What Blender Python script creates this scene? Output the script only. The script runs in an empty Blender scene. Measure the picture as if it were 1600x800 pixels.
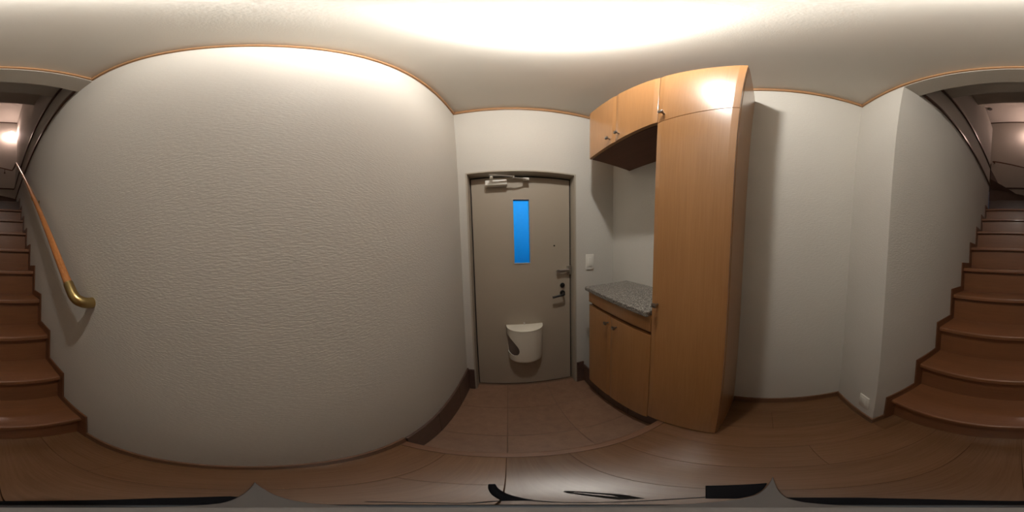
import bpy, bmesh, math, random
from mathutils import Vector, Matrix
random.seed(7)
S = bpy.context.scene
COL = S.collection

# ------------------------------------------------------------------ camera
YAW, PITCH, ROLL = math.radians(-1.2579), math.radians(-3.2063), math.radians(1.5433)
CAM_Z = 1.1074
cam = bpy.data.cameras.new('camera'); cam_ob = bpy.data.objects.new('camera', cam); COL.objects.link(cam_ob)
cam.type = 'PANO'
for holder in (cam, getattr(cam, 'cycles', None)):
    try: holder.panorama_type = 'EQUIRECTANGULAR'
    except Exception: pass
cam.clip_start = 0.005; cam.clip_end = 100
Rw = Matrix.Rotation(YAW, 3, 'Z') @ Matrix.Rotation(PITCH, 3, 'X') @ Matrix.Rotation(ROLL, 3, 'Y')
ex, ey, ez = Rw @ Vector((1, 0, 0)), Rw @ Vector((0, 1, 0)), Rw @ Vector((0, 0, 1))
M = Matrix(((ex.x, ez.x, -ey.x, 0), (ex.y, ez.y, -ey.y, 0), (ex.z, ez.z, -ey.z, CAM_Z), (0, 0, 0, 1)))
cam_ob.matrix_world = M
S.camera = cam_ob

# ------------------------------------------------------------------ view, world (dusk outside the door glass)
S.view_settings.view_transform = 'Standard'; S.view_settings.look = 'None'
S.view_settings.exposure = 0.0; S.view_settings.gamma = 1.0
S.view_settings.use_curve_mapping = False
W = bpy.data.worlds.new('dusk'); S.world = W; W.use_nodes = True
wn = W.node_tree; wn.nodes.clear()
wo = wn.nodes.new('ShaderNodeOutputWorld'); wb = wn.nodes.new('ShaderNodeBackground')
wt = wn.nodes.new('ShaderNodeTexCoord'); ws = wn.nodes.new('ShaderNodeSeparateXYZ'); wr = wn.nodes.new('ShaderNodeValToRGB')
wm = wn.nodes.new('ShaderNodeMapRange'); wm.inputs[1].default_value = -0.22; wm.inputs[2].default_value = 0.62
wn.links.new(wt.outputs['Generated'], ws.inputs[0]); wn.links.new(ws.outputs[2], wm.inputs[0])
wn.links.new(wm.outputs[0], wr.inputs[0]); wn.links.new(wr.outputs[0], wb.inputs[0]); wn.links.new(wb.outputs[0], wo.inputs[0])
wr.color_ramp.elements[0].color = (0.0, 0.045, 0.19, 1); wr.color_ramp.elements[1].color = (0.008, 0.62, 1.5, 1)
wb.inputs[1].default_value = 1.0

LAMP = Vector((0.108, 0.285, 2.371)); LAMP_L = 810.0
STAIR_LAMP = Vector((-0.215, -3.09, 4.33)); STAIR_L = 55.0

# ------------------------------------------------------------------ room numbers (metres; camera at x=0, y=0, corridor floor z=0)
XL, XR, XP = -0.335, 0.84, 0.513          # left wall, right wall, stair right wall
YD, YA, YA2 = 1.129, -0.483, -0.602       # door wall, alcove wall / stair mouth
YFAR = -3.2
ZG, ZC = -0.241, 2.4                      # entry floor, ceiling
FXL, FXR, FZT = -0.268, 0.487, 1.672      # clear door opening
YL = 1.205                                # door leaf face
XC, YT1, YT2, YS = 0.501, 0.41, 0.107, 0.928   # cabinets: front, tall left, tall right, end near the door
RISE, RUN, NOSE = 0.2123, 0.2065, -0.577

# ------------------------------------------------------------------ materials
def mat(name, col, rough=0.5, metal=0.0, **kw):
    m = bpy.data.materials.new(name); m.use_nodes = True
    b = m.node_tree.nodes['Principled BSDF']
    b.inputs['Base Color'].default_value = (*col, 1); b.inputs['Roughness'].default_value = rough; b.inputs['Metallic'].default_value = metal
    for k, v in kw.items(): b.inputs[k.replace('_', ' ')].default_value = v
    return m
def nd(m, t): return m.node_tree.nodes.new(t)
def lk(m, a, b): m.node_tree.links.new(a, b)
def pos(m, scale, world=True):
    mp = nd(m, 'ShaderNodeMapping'); mp.inputs['Scale'].default_value = scale
    if world: g = nd(m, 'ShaderNodeNewGeometry'); lk(m, g.outputs['Position'], mp.inputs[0])
    else: g = nd(m, 'ShaderNodeTexCoord'); lk(m, g.outputs['Object'], mp.inputs[0])
    return mp.outputs[0]
def noise(m, vec, scale=1, detail=3, rough=0.5, dist=0):
    n = nd(m, 'ShaderNodeTexNoise'); n.inputs['Scale'].default_value = scale; n.inputs['Detail'].default_value = detail
    n.inputs['Roughness'].default_value = rough; n.inputs['Distortion'].default_value = dist
    if vec is not None: lk(m, vec, n.inputs['Vector'])
    return n.outputs[0]
def ramp(m, fac, stops):
    r = nd(m, 'ShaderNodeValToRGB'); e = r.color_ramp.elements
    e[0].position, e[0].color = stops[0][0], (*stops[0][1], 1); e[1].position, e[1].color = stops[-1][0], (*stops[-1][1], 1)
    for p, c in stops[1:-1]:
        q = e.new(p); q.color = (*c, 1)
    lk(m, fac, r.inputs[0]); return r.outputs[0]
def bump(m, h, strength, dist):
    b = nd(m, 'ShaderNodeBump'); b.inputs['Strength'].default_value = strength; b.inputs['Distance'].default_value = dist
    lk(m, h, b.inputs['Height']); lk(m, b.outputs[0], m.node_tree.nodes['Principled BSDF'].inputs['Normal'])
def base(m, c): lk(m, c, m.node_tree.nodes['Principled BSDF'].inputs['Base Color'])

def wallpaper(name, col, along):
    m = mat(name, col, 0.75)
    sc = {'y': (110, 62, 270), 'x': (62, 110, 270), 'h': (260, 260, 260)}[along]
    n = noise(m, pos(m, sc), 1.0, 2, 0.6)
    bump(m, n, 0.16 if along == 'h' else 0.6, 0.0016 if along == 'h' else 0.0022)
    big = noise(m, pos(m, (1.3, 1.3, 1.3)), 2.0, 2)
    base(m, ramp(m, big, [(0.3, tuple(c * 0.965 for c in col)), (0.7, col)]))
    return m
WALLC = (0.60, 0.575, 0.525)
M_wy = wallpaper('wallpaper_along_y', WALLC, 'y')
M_wx = wallpaper('wallpaper_along_x', WALLC, 'x')
M_ceil = wallpaper('ceiling_paper', (0.60, 0.575, 0.525), 'h')

def wood(name, light, dark, axis, rough=0.35, fine=140, coat=0.0, vary=0.0, contrast=1.0, coat_rough=0.12):
    m = mat(name, light, rough, Coat_Weight=coat, Coat_Roughness=coat_rough)
    s = [fine, fine, fine]; s[axis] = fine * 0.035
    s2 = [9, 9, 9]; s2[axis] = 0.9
    f = noise(m, pos(m, s), 1.0, 3, 0.6)
    g = noise(m, pos(m, s2), 1.0, 3, 0.55, 0.6)
    mx = nd(m, 'ShaderNodeMath'); mx.operation = 'MULTIPLY_ADD'; lk(m, f, mx.inputs[0]); mx.inputs[1].default_value = 0.5
    hf = nd(m, 'ShaderNodeMath'); hf.operation = 'MULTIPLY'; lk(m, g, hf.inputs[0]); hf.inputs[1].default_value = 0.5
    lk(m, hf.outputs[0], mx.inputs[2])
    lo, hi = 0.5 - 0.17 / contrast, 0.5 + 0.17 / contrast
    c = ramp(m, mx.outputs[0], [(lo, dark), (hi, light)])
    if vary:
        oi = nd(m, 'ShaderNodeObjectInfo'); mr = nd(m, 'ShaderNodeMapRange')
        mr.inputs[3].default_value = 1 - vary; mr.inputs[4].default_value = 1 + vary; lk(m, oi.outputs['Random'], mr.inputs[0])
        hs = nd(m, 'ShaderNodeHueSaturation'); lk(m, mr.outputs[0], hs.inputs['Value']); lk(m, c, hs.inputs['Color']); c = hs.outputs[0]
    base(m, c); bump(m, f, 0.08, 0.0006)
    return m
M_cab = wood('alder_veneer', (0.43, 0.212, 0.080), (0.355, 0.166, 0.058), 2, 0.30, 150, 0.45)
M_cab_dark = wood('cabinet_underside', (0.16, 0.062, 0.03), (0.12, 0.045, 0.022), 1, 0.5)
M_floor = wood('oak_floor', (0.188, 0.095, 0.044), (0.135, 0.064, 0.028), 1, 0.26, 160, 0.0, 0.09, 1.0); M_floor.node_tree.nodes['Principled BSDF'].inputs['Specular IOR Level'].default_value = 0.4
M_kam = wood('entry_step_edge', (0.21, 0.10, 0.05), (0.15, 0.068, 0.033), 0, 0.34, 150, 0.15)
M_tread = wood('stair_tread', (0.22, 0.088, 0.035), (0.165, 0.064, 0.024), 0, 0.42, 150, 0.12, 0.05)
M_riser = wood('stair_riser', (0.22, 0.09, 0.036), (0.165, 0.065, 0.025), 0, 0.42, 150, 0.08, 0.05)
M_string = wood('stair_stringer', (0.18, 0.074, 0.032), (0.13, 0.052, 0.022), 1, 0.4, 150)
M_trim = wood('wood_trim', (0.42, 0.235, 0.115), (0.33, 0.175, 0.08), 1, 0.4, 150)
M_base = wood('wood_baseboard', (0.20, 0.10, 0.052), (0.15, 0.072, 0.036), 1, 0.4, 150)
M_dtrim = wood('dark_wood_trim', (0.10, 0.055, 0.04), (0.07, 0.037, 0.026), 1, 0.3, 150)
M_rail = wood('rail_wood', (0.50, 0.20, 0.06), (0.38, 0.14, 0.04), 1, 0.22, 120, 0.6)
M_brass = mat('aged_brass', (0.42, 0.31, 0.13), 0.28, 1.0)
M_steel = mat('satin_nickel', (0.62, 0.60, 0.57), 0.3, 1.0)
M_knob = mat('knob_pewter', (0.30, 0.28, 0.26), 0.32, 1.0)
M_black = mat('black_hardware', (0.014, 0.012, 0.011), 0.4, Specular_IOR_Level=0.3)
M_gask = mat('black_gasket', (0.012, 0.011, 0.012), 0.7)
M_door = mat('door_paint', (0.38, 0.325, 0.255), 0.5)
n_ = noise(M_door, pos(M_door, (420, 420, 420)), 1, 2); bump(M_door, n_, 0.12, 0.0004)
M_frame = mat('door_frame_paint', (0.42, 0.37, 0.30), 0.4)
M_white = mat('white_plastic', (0.74, 0.72, 0.66), 0.35)
M_cream = mat('cream_plastic', (0.72, 0.68, 0.58), 0.38)
M_inner = mat('shaded_plastic', (0.34, 0.28, 0.25), 0.6)  # basket plastic darkened, so the shade inside sits in its colour
M_dark = mat('void_dark', (0.03, 0.022, 0.018), 0.8)
M_blackcloth = mat('black_nylon', (0.006, 0.006, 0.008), 0.8, Specular_IOR_Level=0.15)
M_grey = mat('grey_metal', (0.17, 0.158, 0.148), 0.6, Specular_IOR_Level=0.2)
M_bluegrey = mat('blue_grey_plate', (0.10, 0.115, 0.13), 0.35)

def tile_mat(name, a, b):
    m = mat(name, a, 0.42)
    g = noise(m, pos(m, (22, 22, 22)), 1.0, 5, 0.65); oi = nd(m, 'ShaderNodeObjectInfo')
    mr = nd(m, 'ShaderNodeMapRange'); mr.inputs[3].default_value = 0.93; mr.inputs[4].default_value = 1.07; lk(m, oi.outputs['Random'], mr.inputs[0])
    hs = nd(m, 'ShaderNodeHueSaturation'); lk(m, mr.outputs[0], hs.inputs['Value'])
    lk(m, ramp(m, g, [(0.3, a), (0.7, b)]), hs.inputs['Color']); base(m, hs.outputs[0])
    bump(m, noise(m, pos(m, (160, 160, 160)), 1, 3), 0.1, 0.001)
    return m
M_tile = tile_mat('entry_tile', (0.215, 0.118, 0.07), (0.275, 0.155, 0.095))
M_btile = tile_mat('skirting_tile', (0.085, 0.05, 0.038), (0.12, 0.07, 0.052))
M_grout = mat('grout', (0.17, 0.098, 0.062), 0.7)

M_gran = mat('granite', (0.3, 0.29, 0.27), 0.22)
vo = nd(M_gran, 'ShaderNodeTexVoronoi'); vo.inputs['Scale'].default_value = 1; lk(M_gran, pos(M_gran, (260, 260, 260)), vo.inputs['Vector'])
sp = nd(M_gran, 'ShaderNodeSeparateColor'); lk(M_gran, vo.outputs['Color'], sp.inputs[0])
base(M_gran, ramp(M_gran, sp.outputs[0], [(0.0, (0.07, 0.063, 0.057)), (0.3, (0.14, 0.127, 0.11)), (0.6, (0.20, 0.182, 0.16)), (0.85, (0.26, 0.235, 0.205)), (1.0, (0.42, 0.40, 0.365))]))

M_glass = mat('obscured_glass', (0.75, 0.9, 1.0), 0.2, Transmission_Weight=1.0, IOR=1.35)
bump(M_glass, noise(M_glass, pos(M_glass, (240, 240, 240)), 1, 2), 0.8, 0.003)

def emit(name, col, strength):
    m = mat(name, (0.8, 0.8, 0.8), 0.3); b = m.node_tree.nodes['Principled BSDF']
    b.inputs['Emission Color'].default_value = (*col, 1); b.inputs['Emission Strength'].default_value = strength
    return m
M_bulb = emit('bulb_glow', (1.0, 0.96, 0.895), LAMP_L)
M_bulb2 = emit('sconce_glow', (1.0, 0.70, 0.61), STAIR_L)

# ------------------------------------------------------------------ mesh helpers
ORG = {}
def thing(name, label, cat, loc=(0, 0, 0), group=None):
    o = bpy.data.objects.new(name, None); o.empty_display_size = 0.05; COL.objects.link(o); o.location = loc
    o['label'] = label; o['category'] = cat
    if group: o['group'] = group
    ORG[o] = Vector(loc); return o
def structure(name, loc=(0, 0, 0)):
    o = bpy.data.objects.new(name, None); o.empty_display_size = 0.05; COL.objects.link(o); o.location = loc
    o['kind'] = 'structure'; ORG[o] = Vector(loc); return o
def obj(name, bm, m, parent=None, smooth=False, kind=None, label=None):
    """link bm (world coordinates) as one mesh object, optionally under a parent"""
    org = ORG[parent] if parent else Vector((0, 0, 0))
    if parent:
        bmesh.ops.translate(bm, verts=bm.verts, vec=-org)
    bmesh.ops.recalc_face_normals(bm, faces=bm.faces)
    me = bpy.data.meshes.new(name); bm.to_mesh(me); bm.free(); me.materials.append(m)
    if smooth:
        for p in me.polygons: p.use_smooth = True
        try: me.set_sharp_from_angle(angle=math.radians(38))
        except Exception: pass
    o = bpy.data.objects.new(name, me); COL.objects.link(o)
    if parent: o.parent = parent
    ORG[o] = org
    if kind: o['kind'] = kind
    if label: o['label'] = label
    return o
def box(x0, x1, y0, y1, z0, z1, bev=0.0, seg=2, bm=None):
    t = bmesh.new()
    bmesh.ops.create_cube(t, size=1.0)
    for v in t.verts:
        v.co = Vector(((x0 + x1) / 2 + v.co.x * (x1 - x0), (y0 + y1) / 2 + v.co.y * (y1 - y0), (z0 + z1) / 2 + v.co.z * (z1 - z0)))
    if bev: bmesh.ops.bevel(t, geom=list(t.edges), offset=bev, segments=seg, affect='EDGES', profile=0.5)
    if bm is None: return t
    join(bm, t); return bm
def join(bm, t):
    me = bpy.data.meshes.new('tmp'); t.to_mesh(me); t.free(); bm.from_mesh(me); bpy.data.meshes.remove(me)
def prism(poly, axis, a, b, bev=0.0):
    """poly: 2D points in the other two axes (order x<y<z), extruded from a to b along axis"""
    t = bmesh.new()
    def P(p, w):
        q = list(p); q.insert(axis, w); return q
    v0 = [t.verts.new(P(p, a)) for p in poly]; v1 = [t.verts.new(P(p, b)) for p in poly]
    t.faces.new(v0); t.faces.new(v1[::-1]); n = len(poly)
    for i in range(n): t.faces.new((v0[i], v0[(i + 1) % n], v1[(i + 1) % n], v1[i]))
    bmesh.ops.recalc_face_normals(t, faces=t.faces)
    if bev: bmesh.ops.bevel(t, geom=list(t.edges), offset=bev, segments=2, affect='EDGES', profile=0.5)
    return t
def tube(pts, rad, n=14, bm=None, cap=True, flat=None):
    """tube along a polyline; rad a number or one per point; flat=(w,h) gives a strap section"""
    t = bmesh.new(); pts = [Vector(p) for p in pts]; rings = []
    rr = rad if isinstance(rad, (list, tuple)) else [rad] * len(pts)
    up = None
    for i, p in enumerate(pts):
        d = (pts[min(i + 1, len(pts) - 1)] - pts[max(i - 1, 0)]).normalized()
        if up is None:
            up = Vector((0, 0, 1)) if abs(d.z) < 0.9 else Vector((1, 0, 0))
        u = d.cross(up).normalized(); w = u.cross(d).normalized(); up = w
        ring = []
        for k in range(n):
            a = 2 * math.pi * k / n
            fu, fw = (rr[i], rr[i]) if not flat else (flat[0] * rr[i], flat[1] * rr[i])
            ring.append(t.verts.new(p + u * math.cos(a) * fu + w * math.sin(a) * fw))
        rings.append(ring)
    for a, b in zip(rings, rings[1:]):
        for k in range(n): t.faces.new((a[k], a[(k + 1) % n], b[(k + 1) % n], b[k]))
    if cap: t.faces.new(rings[0][::-1]); t.faces.new(rings[-1])
    if bm is None: return t
    join(bm, t); return bm
def smooth_path(pts, k=8):
    pts = [Vector(p) for p in pts]; out = []
    for i in range(len(pts) - 1):
        p0, p1, p2, p3 = pts[max(i - 1, 0)], pts[i], pts[i + 1], pts[min(i + 2, len(pts) - 1)]
        for j in range(k):
            s = j / k
            out.append(0.5 * ((2 * p1) + (p2 - p0) * s + (2 * p0 - 5 * p1 + 4 * p2 - p3) * s * s + (3 * p1 - p0 - 3 * p2 + p3) * s ** 3))
    out.append(pts[-1]); return out
def lathe(prof, origin, axis='z', n=28, bm=None):
    """prof: list of (radius, height) revolved about axis through origin; closed where radius is 0"""
    t = bmesh.new(); o = Vector(origin); rings = []
    def P(r, h, a):
        c, s = r * math.cos(a), r * math.sin(a)
        return o + {'z': Vector((c, s, h)), 'y': Vector((c, h, s)), 'x': Vector((h, c, s))}[axis]
    for r, h in prof:
        rings.append([t.verts.new(P(r, h, 0))] if r < 1e-6 else [t.verts.new(P(r, h, 2 * math.pi * k / n)) for k in range(n)])
    for a, b in zip(rings, rings[1:]):
        for k in range(n):
            q = [a[k % len(a)], a[(k + 1) % len(a)], b[(k + 1) % len(b)], b[k % len(b)]]
            q = [v for i, v in enumerate(q) if v not in q[:i]]
            if len(q) > 2: t.faces.new(q)
    for r in (rings[0], rings[-1]):
        if len(r) > 1: t.faces.new(r)
    bmesh.ops.recalc_face_normals(t, faces=t.faces)
    if bm is None: return t
    join(bm, t); return bm

# ------------------------------------------------------------------ walls and ceilings
obj('wall_left', box(XL - 0.1, XL, YFAR, 1.40, -0.35, 5.05), M_wy, kind='structure')
b = box(XL, FXL - 0.012, YD, 1.30, -0.35, 2.5); box(FXR + 0.012, XR, YD, 1.30, -0.35, 2.5, bm=b); box(FXL - 0.012, FXR + 0.012, YD, 1.30, FZT + 0.012, 2.5, bm=b)
obj('wall_front', b, M_wx, kind='structure')
obj('wall_right', box(XR, XR + 0.1, YA - 0.1, 1.30, -0.35, 2.5), M_wy, kind='structure')
obj('wall_alcove', box(XP + 0.1, XR, YA - 0.1, YA, -0.1, 2.5), M_wx, kind='structure')
obj('wall_stair_right', box(XP, XP + 0.1, -2.42, YA, -0.1, 3.81), M_wy, kind='structure')
obj('wall_back', box(XL, 1.9, YFAR - 0.1, YFAR, 0.0, 5.05), M_wx, kind='structure')
obj('ceiling', box(XL, XR, YA, YD, ZC, ZC + 0.1), M_ceil, kind='structure')
b = box(XL, XP, YA2, YA - 0.0005, 2.36, 2.77); box(XL, XP, -0.93, YA2, 2.77, 3.5, bm=b); box(XL, 1.9, -1.55, -0.93, 3.5, 5.05, bm=b)
obj('ceiling_stair', b, M_ceil, kind='structure')
obj('ceiling_upper', box(XL, 1.9, YFAR, -1.55, 4.95, 5.05), M_ceil, kind='structure')
b = box(1.9, 2.0, YFAR, -0.9, 2.6, 5.05); obj('wall_upper_right', b, M_wy, kind='structure')
b = box(XP + 0.1, 1.9, -1.6, -1.5, 2.7, 3.5); obj('wall_upper_front', b, M_wx, kind='structure')
obj('floor_upper', box(XP + 0.1, 1.9, YFAR, -1.6, 2.66, 2.76), M_floor, kind='structure')

# crown moulding: one length per wall
def bar(name, x0, x1, y0, y1, z0, z1, m, bev=0.003): return obj(name, box(x0, x1, y0, y1, z0, z1, bev), m, kind='structure')
t = 0.012; z0 = ZC - 0.031
bar('trim_ceiling_left', XL, XL + t, YA, YD, z0, ZC, M_trim)
bar('trim_ceiling_front', XL + t, XR, YD - t, YD, z0, ZC, M_trim)
bar('trim_ceiling_right', XR - t, XR, YA + t, YD - t, z0, ZC, M_trim)
bar('trim_ceiling_back', XL + t, XR, YA, YA + t, z0, ZC, M_trim)
# dark floor-edge trims running along the stairwell
for zz, nm in ((2.405, 'lower'), (2.755, 'upper')):
    bar('trim_stair_right_' + nm, XP - 0.014, XP, -2.42, YA2 - (0.0 if nm == 'lower' else 0.02), zz - 0.014, zz + 0.014, M_dtrim)
    bar('trim_stair_left_' + nm, XL, XL + 0.014, YFAR, YA2 - (0.0 if nm == 'lower' else 0.02), zz - 0.014, zz + 0.014, M_dtrim)
bar('trim_ceiling_upper', XL, 1.9, YFAR, YFAR + 0.014, 4.915, 4.95, M_dtrim)
bar('trim_stair_back', XL + 0.014, 0.36, YFAR, YFAR + 0.014, 2.715, 2.745, M_dtrim)
bar('trim_stair_corner', XP - 0.012, XP + 0.112, -2.434, -2.42, 2.42, 2.86, M_dtrim)

# skirting: wood in the corridor
h = 0.055; w = 0.009
bar('baseboard_left', XL, XL + w, -0.543, 0.35, 0, h + 0.01, M_base, 0.002)
bar('baseboard_right', XR - w, XR, YA + w, YT2 - 0.002, 0, h, M_base, 0.002)
bar('baseboard_alcove', XP - w, XR, YA, YA + w, 0, h, M_base, 0.002)
bar('baseboard_pillar', XP - w, XP, -0.543, YA, 0, h, M_base, 0.002)

# ------------------------------------------------------------------ corridor floor: planks
floor = structure('floor')
xs = [XL, -0.185, -0.035, 0.118, 0.276, 0.43, 0.585, 0.735, XR]
ends = [[-0.31], [0.122], [], [], [-0.191], [], [-0.095], []]
obj('subfloor', box(XL, XR, YA - 0.25, 0.345, -0.05, -0.012), M_dark, floor)
G = 0.0003
for i in range(8):
    x0, x1 = xs[i], xs[i + 1]
    ys = [0.318] + ends[i] + [(-0.61 if x0 < XP - 0.1 else YA)]
    for ya, yb in zip(ys, ys[1:]):
        obj('plank', box(x0 + G, x1 - G, yb + G, ya - G, -0.014, 0.0, 0.0005, 1), M_floor, floor)
obj('plank', box(0.43 + G, XP - 0.001, -0.61, YA - G, -0.014, 0.0, 0.0004, 1), M_floor, floor)
# entry step edge board with its riser
step = structure('trim_entry_step')
obj('edge_board', box(XL, XR - 0.002, 0.319, 0.352, -0.03, 0.001, 0.004, 3), M_kam, step)
obj('step_riser', box(XL, XR - 0.002, 0.322, 0.342, ZG, -0.03), M_kam, step)

# ------------------------------------------------------------------ entry floor: tiles
efl = structure('floor_entry')
obj('grout_bed', box(XL, XR, 0.30, 1.30, ZG - 0.05, ZG - 0.0025), M_grout, efl)
tx = [XL, -0.04, 0.26, 0.56]; ty = [0.343, 0.59, 0.891, 1.19]
for i in range(3):
    for j in range(3):
        xa = tx[i + 1] if i < 3 and i + 1 < len(tx) else 0.56
        yb = min(ty[j + 1], 1.19)
        obj('tile', box(tx[i] + 0.0015, xa - 0.0015, ty[j] + 0.0015, yb - 0.0015, ZG - 0.012, ZG, 0.0012, 1), M_tile, efl)
# tile skirting round the entry, a piece at a time
def skirting(name, pieces):
    r = structure(name)
    for p in pieces: obj('tile', box(*p, 0.0015, 1), M_btile, r)
zt = 0.05
skirting('baseboard_entry_left', [(XL, XL + 0.012, a + 0.001, c - 0.001, ZG, zt) for a, c in ((0.353, 0.59), (0.59, 0.891), (0.891, YD))])
skirting('baseboard_entry_front', [(XL + 0.012, FXL - 0.012, YD - 0.012, YD, ZG, zt - 0.012), (FXR + 0.012, 0.56, YD - 0.012, YD, ZG, zt - 0.012)])
skirting('baseboard_entry_plinth', [(0.56, 0.572, a + 0.001, c - 0.001, ZG, -0.012) for a, c in ((0.353, 0.59), (0.59, 0.891), (0.891, YD - 0.001))])

# ------------------------------------------------------------------ entrance door
door = structure('door_1', (0.11, YL, ZG))
b = box(FXL - 0.012, FXL, YD - 0.003, 1.28, ZG, FZT + 0.012, 0.001, 1)
box(FXR, FXR + 0.012, YD - 0.003, 1.28, ZG, FZT + 0.012, 0.001, 1, b); box(FXL, FXR, YD - 0.003, 1.28, FZT, FZT + 0.012, 0.001, 1, b)
obj('door_frame', b, M_frame, door)
b = box(FXL, FXL + 0.013, YL + 0.012, 1.27, ZG, FZT); box(FXR - 0.017, FXR, YL + 0.012, 1.27, ZG, FZT, bm=b)
box(FXL, FXR, YL + 0.012, 1.27, FZT - 0.022, FZT, bm=b); box(FXL, FXR, YL + 0.012, 1.27, ZG, ZG + 0.022, bm=b)
obj('door_gasket', b, M_gask, door)
LX0, LX1, LZ0, LZ1 = FXL + 0.010, FXR - 0.012, ZG + 0.016, FZT - 0.016
GX0, GX1, GZ0, GZ1 = 0.045, 0.161, 0.985, 1.466
b = bmesh.new()
for (x0, x1, za, zb) in ((LX0, GX0, LZ0, LZ1), (GX1, LX1, LZ0, LZ1), (GX0, GX1, LZ0, GZ0), (GX0, GX1, GZ1, LZ1)):
    box(x0, x1, YL, YL + 0.04, za, zb, bm=b)
bmesh.ops.remove_doubles(b, verts=b.verts, dist=1e-5)
obj('door_leaf', b, M_door, door)
lite = bmesh.new(); f_ = 0.006
for (x0, x1, za, zb) in ((GX0 - f_, GX0, GZ0 - f_, GZ1 + f_), (GX1, GX1 + f_, GZ0 - f_, GZ1 + f_), (GX0, GX1, GZ0 - f_, GZ0), (GX0, GX1, GZ1, GZ1 + f_)):
    box(x0, x1, YL - 0.004, YL + 0.001, za, zb, 0.001, 1, lite)
obj('glazing_frame', lite, M_frame, door)
obj('glass_pane', box(GX0 - 0.001, GX1 + 0.001, YL + 0.016, YL + 0.021, GZ0 - 0.001, GZ1 + 0.001), M_glass, door)
# peephole
obj('peephole', lathe([(0, -0.004), (0.005, -0.004), (0.0065, -0.002), (0.0065, 0.002), (0, 0.002)], (0.349, YL, 1.11), 'y', 18), M_black, door, True)
# thumb turn
ttn = obj('thumb_turn', lathe([(0, -0.009), (0.017, -0.009), (0.0195, -0.006), (0.0195, 0.001), (0, 0.001)], (0.412, YL, 0.796), 'y'), M_black, door, True)
obj('turn_grip', box(0.408, 0.416, YL - 0.028, YL - 0.008, 0.784, 0.808, 0.002), M_black, ttn)
# lever handle
hub = obj('lever_handle', lathe([(0, -0.012), (0.018, -0.012), (0.021, -0.008), (0.021, 0.001), (0, 0.001)], (0.412, YL, 0.733), 'y'), M_black, door, True)
obj('lever', tube(smooth_path([(0.412, YL - 0.008, 0.733), (0.412, YL - 0.04, 0.732), (0.404, YL - 0.05, 0.731), (0.38, YL - 0.052, 0.727), (0.318, YL - 0.050, 0.716)], 6), [0.009] * 12 + [0.0085] * 13, 12), M_black, hub, True)
# door guard bar
grd = obj('door_guard', box(0.448, 0.4795, YL - 0.022, YL, 0.882, 0.952, 0.003), M_steel, door, True)
b = tube([(0.46, YL - 0.026, 0.919), (0.372, YL - 0.026, 0.913)], 1.0, 12, flat=(0.007, 0.013)); lathe([(0, -0.007), (0.0135, -0.007), (0.0135, 0.007), (0, 0.007)], (0.372, YL - 0.026, 0.913), 'y', 18, b)
obj('guard_arm', b, M_steel, grd, True)
obj('guard_knob', lathe([(0, -0.034), (0.012, -0.034), (0.014, -0.028), (0.014, -0.018), (0, -0.018)], (0.462, YL, 0.944), 'y', 18), M_steel, grd, True)
# closer
clo = obj('door_closer', box(-0.148, 0.006, YL - 0.052, YL, 1.572, 1.617, 0.006, 3), M_white, door, True, label='pale grey box of the door closer')
b = tube([(-0.112, 1.10, 1.634), (0.055, 1.128, 1.626)], 1.0, 10, flat=(0.010, 0.0035))
lathe([(0, -0.02), (0.011, -0.02), (0.011, 0.006), (0, 0.006)], (-0.10, 1.13, 1.63), 'z', 16, b)
obj('closer_arm', b, M_white, clo, True)
b = tube([(0.045, 1.126, 1.617), (0.150, 1.158, 1.619)], 1.0, 10, flat=(0.008, 0.0035)); box(0.118, 0.160, 1.152, 1.160, 1.611, 1.630, 0.001, 1, b); box(0.118, 0.160, 1.160, YL + 0.011, 1.6245, 1.630, 0.001, 1, b)
obj('closer_bracket', b, M_white, clo, True)

# mail basket on the door: half-round bucket, hole in its side, lid
BX, BA, BD, BZ0, BZ1, BY = 0.106, 0.137, 0.128, 0.158, 0.480, YL - 0.001
bas = thing('mail_basket', 'cream plastic half-round mail basket hung low on the entrance door', 'basket', (BX, BY, BZ0))
def half(n, a, d): return [(BX + a * math.cos(math.pi * k / n), BY - d * (math.sin(math.pi * k / n) ** 0.85)) for k in range(n + 1)]
t_ = bmesh.new(); N = 36; rows = []
prof = [(0.875, BZ0), (0.91, BZ0 + 0.006), (0.925, BZ0 + 0.02), (0.95, BZ0 + 0.10), (0.985, BZ0 + 0.24), (1.0, BZ1)]
for s, z in prof: rows.append([t_.verts.new((x, y, z)) for x, y in half(N, BA * s, BD * s)])
for a_, b_ in zip(rows, rows[1:]):
    for k in range(N): t_.faces.new((a_[k], a_[k + 1], b_[k + 1], b_[k]))
t_.faces.new(rows[0])
shell_me = bpy.data.meshes.new('shell'); bmesh.ops.recalc_face_normals(t_, faces=t_.faces); t_.to_mesh(shell_me); t_.free()
shell = bpy.data.objects.new('shell', shell_me); COL.objects.link(shell)
hole = smooth_path([(BX - 0.22, BY, 0.50), (BX - 0.146, BY, 0.440), (BX - 0.118, BY, 0.410), (BX - 0.078, BY, 0.360), (BX - 0.052, BY, 0.308), (BX - 0.052, BY, 0.262), (BX - 0.074, BY, 0.234), (BX - 0.106, BY, 0.234), (BX - 0.146, BY, 0.246), (BX - 0.22, BY, 0.26)], 5)
cut_me = bpy.data.meshes.new('cut'); cb = prism([(p.x, p.z) for p in hole], 1, 0.95, BY - 0.012); cb.to_mesh(cut_me); cb.free()
cut = bpy.data.objects.new('cut', cut_me); COL.objects.link(cut)
md = shell.modifiers.new('s', 'SOLIDIFY'); md.thickness = 0.004; md.offset = -1
md = shell.modifiers.new('b', 'BOOLEAN'); md.object = cut; md.operation = 'DIFFERENCE'
bpy.context.view_layer.update(); dg = bpy.context.evaluated_depsgraph_get()
me2 = bpy.data.meshes.new_from_object(shell.evaluated_get(dg)); t_ = bmesh.new(); t_.from_mesh(me2)
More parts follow.
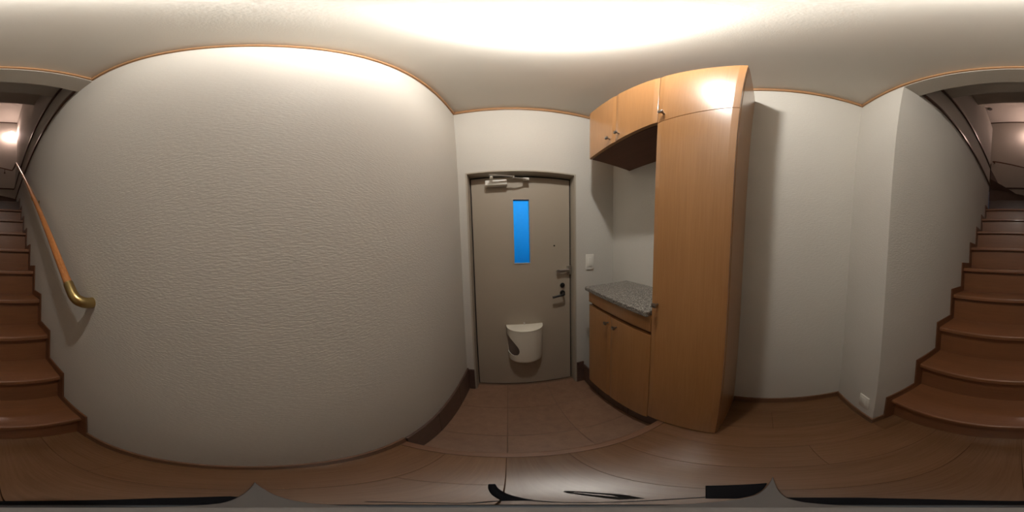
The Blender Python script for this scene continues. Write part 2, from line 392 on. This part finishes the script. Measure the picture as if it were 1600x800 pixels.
for o_, m_ in ((shell, shell_me), (cut, cut_me)): bpy.data.objects.remove(o_); bpy.data.meshes.remove(m_)
bpy.data.meshes.remove(me2)
obj('bucket', t_, M_cream, bas, True)
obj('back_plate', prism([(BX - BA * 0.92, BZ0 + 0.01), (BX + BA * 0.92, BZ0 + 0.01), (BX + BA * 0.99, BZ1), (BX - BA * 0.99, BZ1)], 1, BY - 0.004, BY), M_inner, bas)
obj('lid', prism(half(N, BA + 0.002, BD + 0.002), 2, BZ1 - 0.002, BZ1 + 0.006, 0.0015), M_cream, bas, True)
obj('lid_clip', box(BX - 0.006, BX + 0.006, BY - 0.012, BY, BZ1 + 0.006, BZ1 + 0.026, 0.002), M_steel, bas)

# ------------------------------------------------------------------ cabinets
def door_panel(y0, y1, z0, z1, strip=0.022):
    """cabinet door facing -x whose two upright edges fall back a little"""
    d = 0.02; fx = XC
    poly = [(fx + 0.0035, y0), (fx, y0 + strip), (fx, y1 - strip), (fx + 0.0035, y1), (fx + d, y1), (fx + d, y0)]
    return prism(poly, 2, z0, z1, 0.0006)
def knob(y, z, parent):
    k_ = box(XC - 0.028, XC - 0.016, y - 0.010, y + 0.010, z - 0.008, z + 0.008, 0.002)
    lathe([(0, -0.018), (0.004, -0.018), (0.005, 0.001), (0, 0.001)], (XC, y, z), 'x', 12, k_)
    return obj('knob', k_, M_knob, parent, True)
ZCT, ZU, ZS = 2.209, 1.7295, 1.7225
tall = thing('tall_cabinet', 'tall alder shoe cupboard with one long door standing on the wooden floor', 'cabinet', (0.67, 0.26, 0))
obj('side_panel', box(XC + 0.024, XR - 0.001, YT2, YT2 + 0.018, 0.0, ZCT, 0.0008, 1), M_cab, tall)
b = box(XC + 0.024, XR - 0.001, YT1 - 0.018, YT1 - 0.0005, 0.002, ZCT); box(XC + 0.024, XR - 0.001, YT2 + 0.018, YT1 - 0.018, ZCT - 0.018, ZCT, bm=b)
box(XC + 0.024, XR - 0.001, YT2 + 0.018, YT1 - 0.018, 0.02, 0.038, bm=b); box(XR - 0.012, XR - 0.001, YT2 + 0.018, YT1 - 0.018, 0.038, ZCT - 0.018, bm=b)
obj('carcass', b, M_cab_dark, tall)
d1 = obj('door', door_panel(YT2 + 0.001, YT1 - 0.002, 0.018, ZS - 0.002), M_cab, tall); knob(0.378, 0.877, d1)
d2 = obj('door', door_panel(YT2 + 0.001, YT1 - 0.002, ZS + 0.002, ZCT), M_cab, tall); knob(0.378, 1.775, d2)

wallc = thing('wall_cabinet', 'shallow alder wall cupboard with two doors above the stone counter', 'cabinet', (0.67, 0.67, ZU))
b = box(XC + 0.024, XR - 0.001, YS - 0.018, YS, ZU + 0.014, ZCT); box(XC + 0.024, XR - 0.001, YT1 + 0.0005, YT1 + 0.018, ZU + 0.014, ZCT, bm=b)
box(XC + 0.024, XR - 0.001, YT1 + 0.018, YS - 0.018, ZCT - 0.018, ZCT, bm=b); box(XR - 0.012, XR - 0.001, YT1 + 0.018, YS - 0.018, ZU + 0.014, ZCT - 0.018, bm=b)
obj('carcass', b, M_cab, wallc)
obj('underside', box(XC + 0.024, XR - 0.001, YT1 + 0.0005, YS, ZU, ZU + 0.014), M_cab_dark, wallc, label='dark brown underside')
YJ = 0.667
d1 = obj('door', door_panel(YT1 + 0.001, YJ - 0.001, ZU, ZCT), M_cab, wallc); knob(0.634, 1.775, d1)
d2 = obj('door', door_panel(YJ + 0.001, YS, ZU, ZCT), M_cab, wallc); knob(0.708, 1.775, d2)

low = thing('base_cabinet', 'low alder two-door shoe cupboard under the granite top', 'cabinet', (0.67, 0.67, -0.012))
YJ2 = 0.691; ZCB = 0.814
b = box(XC + 0.024, XR - 0.001, YS - 0.018, YS, -0.012, ZCB); box(XC + 0.024, XR - 0.001, YT1 + 0.0005, YT1 + 0.018, -0.012, ZCB, bm=b)
box(XC + 0.024, XR - 0.001, YT1 + 0.018, YS - 0.018, -0.012, 0.006, bm=b); box(XR - 0.012, XR - 0.001, YT1 + 0.018, YS - 0.018, 0.006, ZCB, bm=b); box(XC + 0.024, XC + 0.034, YT1 + 0.018, YS - 0.018, 0.70, ZCB, bm=b)
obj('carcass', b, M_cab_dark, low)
obj('apron', box(XC, XC + 0.02, YT1 + 0.001, YS, 0.733, ZCB - 0.001, 0.0012, 1), M_cab, low)
d1 = obj('door', door_panel(YT1 + 0.001, YJ2 - 0.001, -0.010, 0.712), M_cab, low); knob(0.634, 0.668, d1)
d2 = obj('door', door_panel(YJ2 + 0.001, YS, -0.010, 0.712), M_cab, low); knob(0.707, 0.668, d2)

top = obj('countertop', box(XC - 0.024, XR - 0.001, YT1 + 0.001, YS + 0.014, ZCB, 0.839, 0.004, 2), M_gran)
top['label'] = 'speckled grey granite slab lying on the low cupboard'; top['category'] = 'countertop'

# ------------------------------------------------------------------ switch and outlet
sw = thing('light_switch', 'white wall switch plate beside the entrance door', 'switch', (0.615, YD, 0.98))
obj('plate', box(0.580, 0.650, YD - 0.008, YD, 0.920, 1.042, 0.003), M_white, sw, True)
obj('rocker', box(0.597, 0.633, YD - 0.012, YD - 0.006, 0.945, 1.018, 0.002), M_white, sw, True)
ou = thing('wall_outlet', 'white power outlet plate low on the alcove wall by the stairs', 'outlet', (0.583, YA, 0.19))
obj('plate', box(0.548, 0.618, YA, YA + 0.008, 0.130, 0.252, 0.003), M_white, ou, True)
obj('socket_insert', box(0.566, 0.600, YA + 0.006, YA + 0.010, 0.155, 0.227, 0.0015), M_white, ou, True)

# ------------------------------------------------------------------ staircase
st = thing('staircase', 'brown wooden staircase climbing between two white walls', 'staircase', (0.09, NOSE, 0))
SX0, SX1 = XL + 0.0085, XP - 0.0085
def nose_poly(y, z, depth, t=0.030):
    r = 0.010; pts = [(y - depth, z), (y - r, z)]
    for k in range(1, 7):
        a = math.pi / 2 * k / 6; pts.append((y - r + r * math.sin(a), z - r + r * math.cos(a)))
    pts += [(y, z - t + 0.004), (y - 0.004, z - t), (y - depth, z - t)]
    return pts
NS = 10
for n in range(1, NS):
    y = NOSE - RUN * (n - 1); z = RISE * n
    obj('tread', prism(nose_poly(y, z, RUN + 0.030), 0, SX0, SX1), M_tread, st, True)
    obj('riser', box(SX0, SX1, y - 0.044, y - 0.030, z - RISE + (0.0 if n > 1 else 0.001), z - 0.030), M_riser, st)
# winder treads turning to the right-hand wall's far end
P0 = Vector((XP, -2.44)); y10 = NOSE - RUN * 9
def winder(poly, n):
    z = RISE * n
    obj('tread', prism(poly, 2, z - 0.030, z, 0.003), M_dtrim, st)  # winders take dark trim wood to paint in the shade at the turn
    obj('riser', prism([(p[0], p[1]) for p in poly], 2, z - RISE + 0.001, z - 0.030), M_dtrim, st)
yb = YFAR + 0.013
winder([(SX0, y10), (SX1, y10), (XP, -2.44), (SX0 + 0.2, yb), (SX0, yb)], 10)
winder([(XP, -2.44), (SX0, -2.83), (SX0, yb), (SX0 + 0.45, yb)], 11)
winder([(XP, -2.44), (0.06, yb), (XP + 0.1, yb)], 12)
winder([(XP, -2.44), (XP - 0.06, yb), (XP + 0.1, yb), (XP + 0.1, -2.44)], 13)
# saw-tooth stringers on both walls
def stringer(x0, x1, last):
    pts = []
    for n in range(1, last + 1):
        y = -0.543 - 0.2065 * (n - 1); zt_ = 0.262 + 0.2120 * (n - 1)
        pts += [(y, zt_ - (0.212 if n > 1 else 0.262)), (y, zt_)]
    pts += [(-0.543 - 0.2065 * last, pts[-1][1])]
    pts += [(-0.543 - 0.2065 * last, pts[-1][1] - 0.42), (-0.76, 0.0)]
    return prism(pts, 0, x0, x1)
obj('stringer', stringer(XL + 0.0012, XL + 0.0085, 10), M_string, st)
obj('stringer', stringer(XP - 0.0085, XP - 0.0012, 9), M_string, st)
# skirting board of the winders on the far wall
obj('stringer', prism([(-0.10, 2.36), (-0.02, 2.42), (0.61, 2.88), (0.9, 2.88), (0.9, 2.76), (0.61, 2.76), (0.10, 2.36)], 1, YFAR + 0.0015, YFAR + 0.012), M_dtrim, st)

# ------------------------------------------------------------------ handrail
hr = thing('handrail', 'round wooden handrail with a brass elbow running up the stairwell wall', 'handrail', (XL, -0.55, 1.0))
HX = -0.272
path = [(HX, -0.568, 1.032), (HX, -1.0, 1.458), (HX, -1.5, 1.950), (HX, -2.0, 2.442), (HX, -2.5, 2.935)]
obj('rail', tube(path, 0.0172, 18), M_rail, hr, True)
up = smooth_path([(HX, -2.5, 2.935), (HX, -2.56, 2.97), (HX, -2.75, 3.03), (HX + 0.01, -3.09, 3.16), (HX + 0.05, -3.14, 3.19), (0.0, -3.14, 3.25), (0.57, -3.14, 3.425), (0.59, -3.17, 3.425), (0.59, -3.2, 3.42)], 6)
obj('rail', tube(up, 0.0135, 14), M_string, hr, True, label='upper length of rail turning the corner, coloured dark for shade')  # same rail as below; darker wood stands in for the shade up here
elb = smooth_path([(HX, -0.575, 1.038), (HX, -0.555, 1.019), (HX - 0.001, -0.537, 1.001), (HX - 0.007, -0.520, 0.986), (HX - 0.022, -0.508, 0.976), (HX - 0.042, -0.503, 0.971), (XL, -0.502, 0.970)], 6)
obj('elbow', tube(elb, [0.0205] * len(elb), 20), M_brass, hr, True, label='brass end elbow turning into the wall')
for (yy, zz) in ((-1.27, 1.722), (-2.3, 2.72)):
    br = lathe([(0, 0), (0.018, 0), (0.018, 0.005), (0.012, 0.008), (0, 0.008)], (XL, yy, zz - 0.075), 'x', 20)
    tube(smooth_path([(XL + 0.004, yy, zz - 0.075), (XL + 0.04, yy, zz - 0.07), (HX, yy, zz - 0.05), (HX, yy, zz - 0.014)], 5), 0.006, 10, br)
    obj('bracket', br, M_brass, hr, True)
br = lathe([(0, 0), (0.018, 0), (0.018, 0.005), (0, 0.008)], (-0.115, YFAR, 3.14), 'y', 16)
tube(smooth_path([(-0.115, YFAR + 0.004, 3.14), (-0.115, -3.16, 3.15), (-0.115, -3.14, 3.17), (-0.115, -3.14, 3.215)], 4), 0.006, 10, br)
obj('bracket', br, M_dtrim, hr, True)

# ------------------------------------------------------------------ lamps
cl = thing('ceiling_lamp', 'small flush ceiling lamp with a bright domed lens over the entry step', 'lamp', (LAMP.x, LAMP.y, ZC))
obj('lamp_base', lathe([(0, 0), (0.036, 0), (0.036, -0.003), (0.024, -0.005), (0.02, -0.012), (0, -0.012)], (LAMP.x, LAMP.y, ZC), 'z', 32), M_white, cl, True)
t_ = bmesh.new(); bmesh.ops.create_uvsphere(t_, u_segments=24, v_segments=14, radius=0.034); bmesh.ops.scale(t_, verts=t_.verts, vec=(1, 1, 0.62)); bmesh.ops.translate(t_, verts=t_.verts, vec=LAMP)
obj('lens', t_, M_bulb, cl, True)
sc_ = thing('wall_sconce', 'glowing globe sconce high in the corner above the stairs', 'lamp', (STAIR_LAMP.x, YFAR, STAIR_LAMP.z))
obj('sconce_base', lathe([(0, 0), (0.05, 0), (0.05, 0.012), (0.02, 0.02), (0.016, 0.05), (0, 0.05)], (STAIR_LAMP.x, YFAR, STAIR_LAMP.z), 'y', 24), M_steel, sc_, True)
t_ = bmesh.new(); bmesh.ops.create_uvsphere(t_, u_segments=24, v_segments=14, radius=0.07); bmesh.ops.translate(t_, verts=t_.verts, vec=STAIR_LAMP)
obj('globe', t_, M_bulb2, sc_, True)
sd = obj('ceiling_fitting', lathe([(0, 0), (0.04, 0), (0.04, -0.02), (0.03, -0.035), (0, -0.035)], (0.645, -2.67, 4.95), 'z', 20), M_grey, smooth=True)
sd['label'] = 'small round grey fitting on the upper ceiling above the stairs'; sd['category'] = 'detector'

# ------------------------------------------------------------------ camera stand, its strap, cord and pouch on the floor
foot = Vector((-0.031, -0.061, 0.0)); head = Vector((0, 0, CAM_Z))
cs = thing('camera_stand', 'slim grey camera pole on a round plate with two flat pointed feet', 'stand', tuple(foot))
p1 = foot.lerp(head, 0.55)
obj('pole', tube([foot + Vector((0, 0, 0.008)), p1], [0.0155, 0.0135], 20), M_grey, cs, True)
obj('base_plate', lathe([(0, 0.0005), (0.046, 0.0005), (0.046, 0.006), (0.042, 0.009), (0, 0.009)], foot, 'z', 40), M_bluegrey, cs, True)
ring = [(foot.x + 0.0475 * math.cos(a), foot.y + 0.0475 * math.sin(a), 0.005) for a in [2 * math.pi * k / 48 for k in range(49)]]
obj('rubber_rim', tube(ring, 0.0025, 8), M_black, cs, True)
feet = (((-0.035, -0.034), (-0.088, -0.0405), (-0.129, -0.043), (-0.183, -0.049), (-0.236, -0.058), (-0.17, -0.066), (-0.13, -0.070), (-0.088, -0.0725), (-0.035, -0.085)),
        ((-0.02, -0.03), (0.029, -0.0395), (0.054, -0.0480), (0.085, -0.0555), (0.129, -0.0620), (0.21, -0.0735), (0.12, -0.0735), (0.063, -0.074), (0.032, -0.077), (-0.02, -0.087)))
for f_ in feet: obj('foot', prism(list(f_), 2, 0.0045, 0.0095, 0.0008), M_grey, cs)
arc = [(0.062, -0.070), (0.036, -0.096), (0.008, -0.112), (-0.03, -0.112), (-0.065, -0.107), (-0.10, -0.092), (-0.135, -0.071)]
s_ = obj('camera_strap', tube(smooth_path([(x, y, 0.002) for x, y in arc], 6), [0.25 + 0.75 * min(1, 6 * k / 36, 6 * (36 - k) / 36) for k in range(37)], 10, flat=(0.025, 0.0016)), M_blackcloth, smooth=True)
s_['label'] = 'flat black strap curved behind the foot of the camera stand'; s_['category'] = 'strap'
s_ = obj('wrist_strap', tube(smooth_path([(-0.050, 0.128, 0.003), (-0.046, 0.100, 0.004), (-0.038, 0.062, 0.005), (-0.031, 0.036, 0.006), (-0.026, 0.018, 0.005)], 6), [0.8 + 0.9 * k / 24 for k in range(25)], 10, flat=(0.0048, 0.003)), M_blackcloth, smooth=True)
s_['label'] = 'short black strap end pointing towards the entrance door on the planks'; s_['category'] = 'strap'
cd = smooth_path([(0.064, -0.026, 0.003), (0.042, -0.015, 0.003), (0.022, -0.010, 0.003), (0.006, -0.007, 0.003), (-0.010, 0.0, 0.003), (-0.022, 0.017, 0.003), (-0.036, 0.013, 0.003), (-0.046, -0.004, 0.003), (-0.062, -0.006, 0.003), (-0.085, -0.016, 0.003)], 6)
s_ = obj('power_cord', tube(cd, 0.0022, 8), M_black, smooth=True)
s_['label'] = 'thin black cord running from the black pouch round the camera stand'; s_['category'] = 'cord'
lp = smooth_path([(0.032, 0.002, 0.003), (0.040, 0.030, 0.004), (0.030, 0.055, 0.004), (0.019, 0.070, 0.004), (0.017, 0.062, 0.004), (0.022, 0.045, 0.004), (0.026, 0.026, 0.004), (0.027, 0.004, 0.003)], 6)
s_ = obj('cord_loop', tube(lp, [0.0024 + 0.0034 * abs(2 * k / (len(lp) - 1) - 1) for k in range(len(lp))], 8), M_black, smooth=True)
s_['label'] = 'small closed loop of black cord lying between strap end and pouch'; s_['category'] = 'cord'
s_ = obj('black_pouch', prism([(0.136, 0.002), (0.166, -0.064), (0.129, -0.0600), (0.085, -0.0535), (0.058, -0.046), (0.054, -0.029)], 2, 0.0005, 0.012, 0.002), M_blackcloth, smooth=True)
s_['label'] = 'flat black pouch lying on the floor beside the tall cupboard'; s_['category'] = 'pouch'
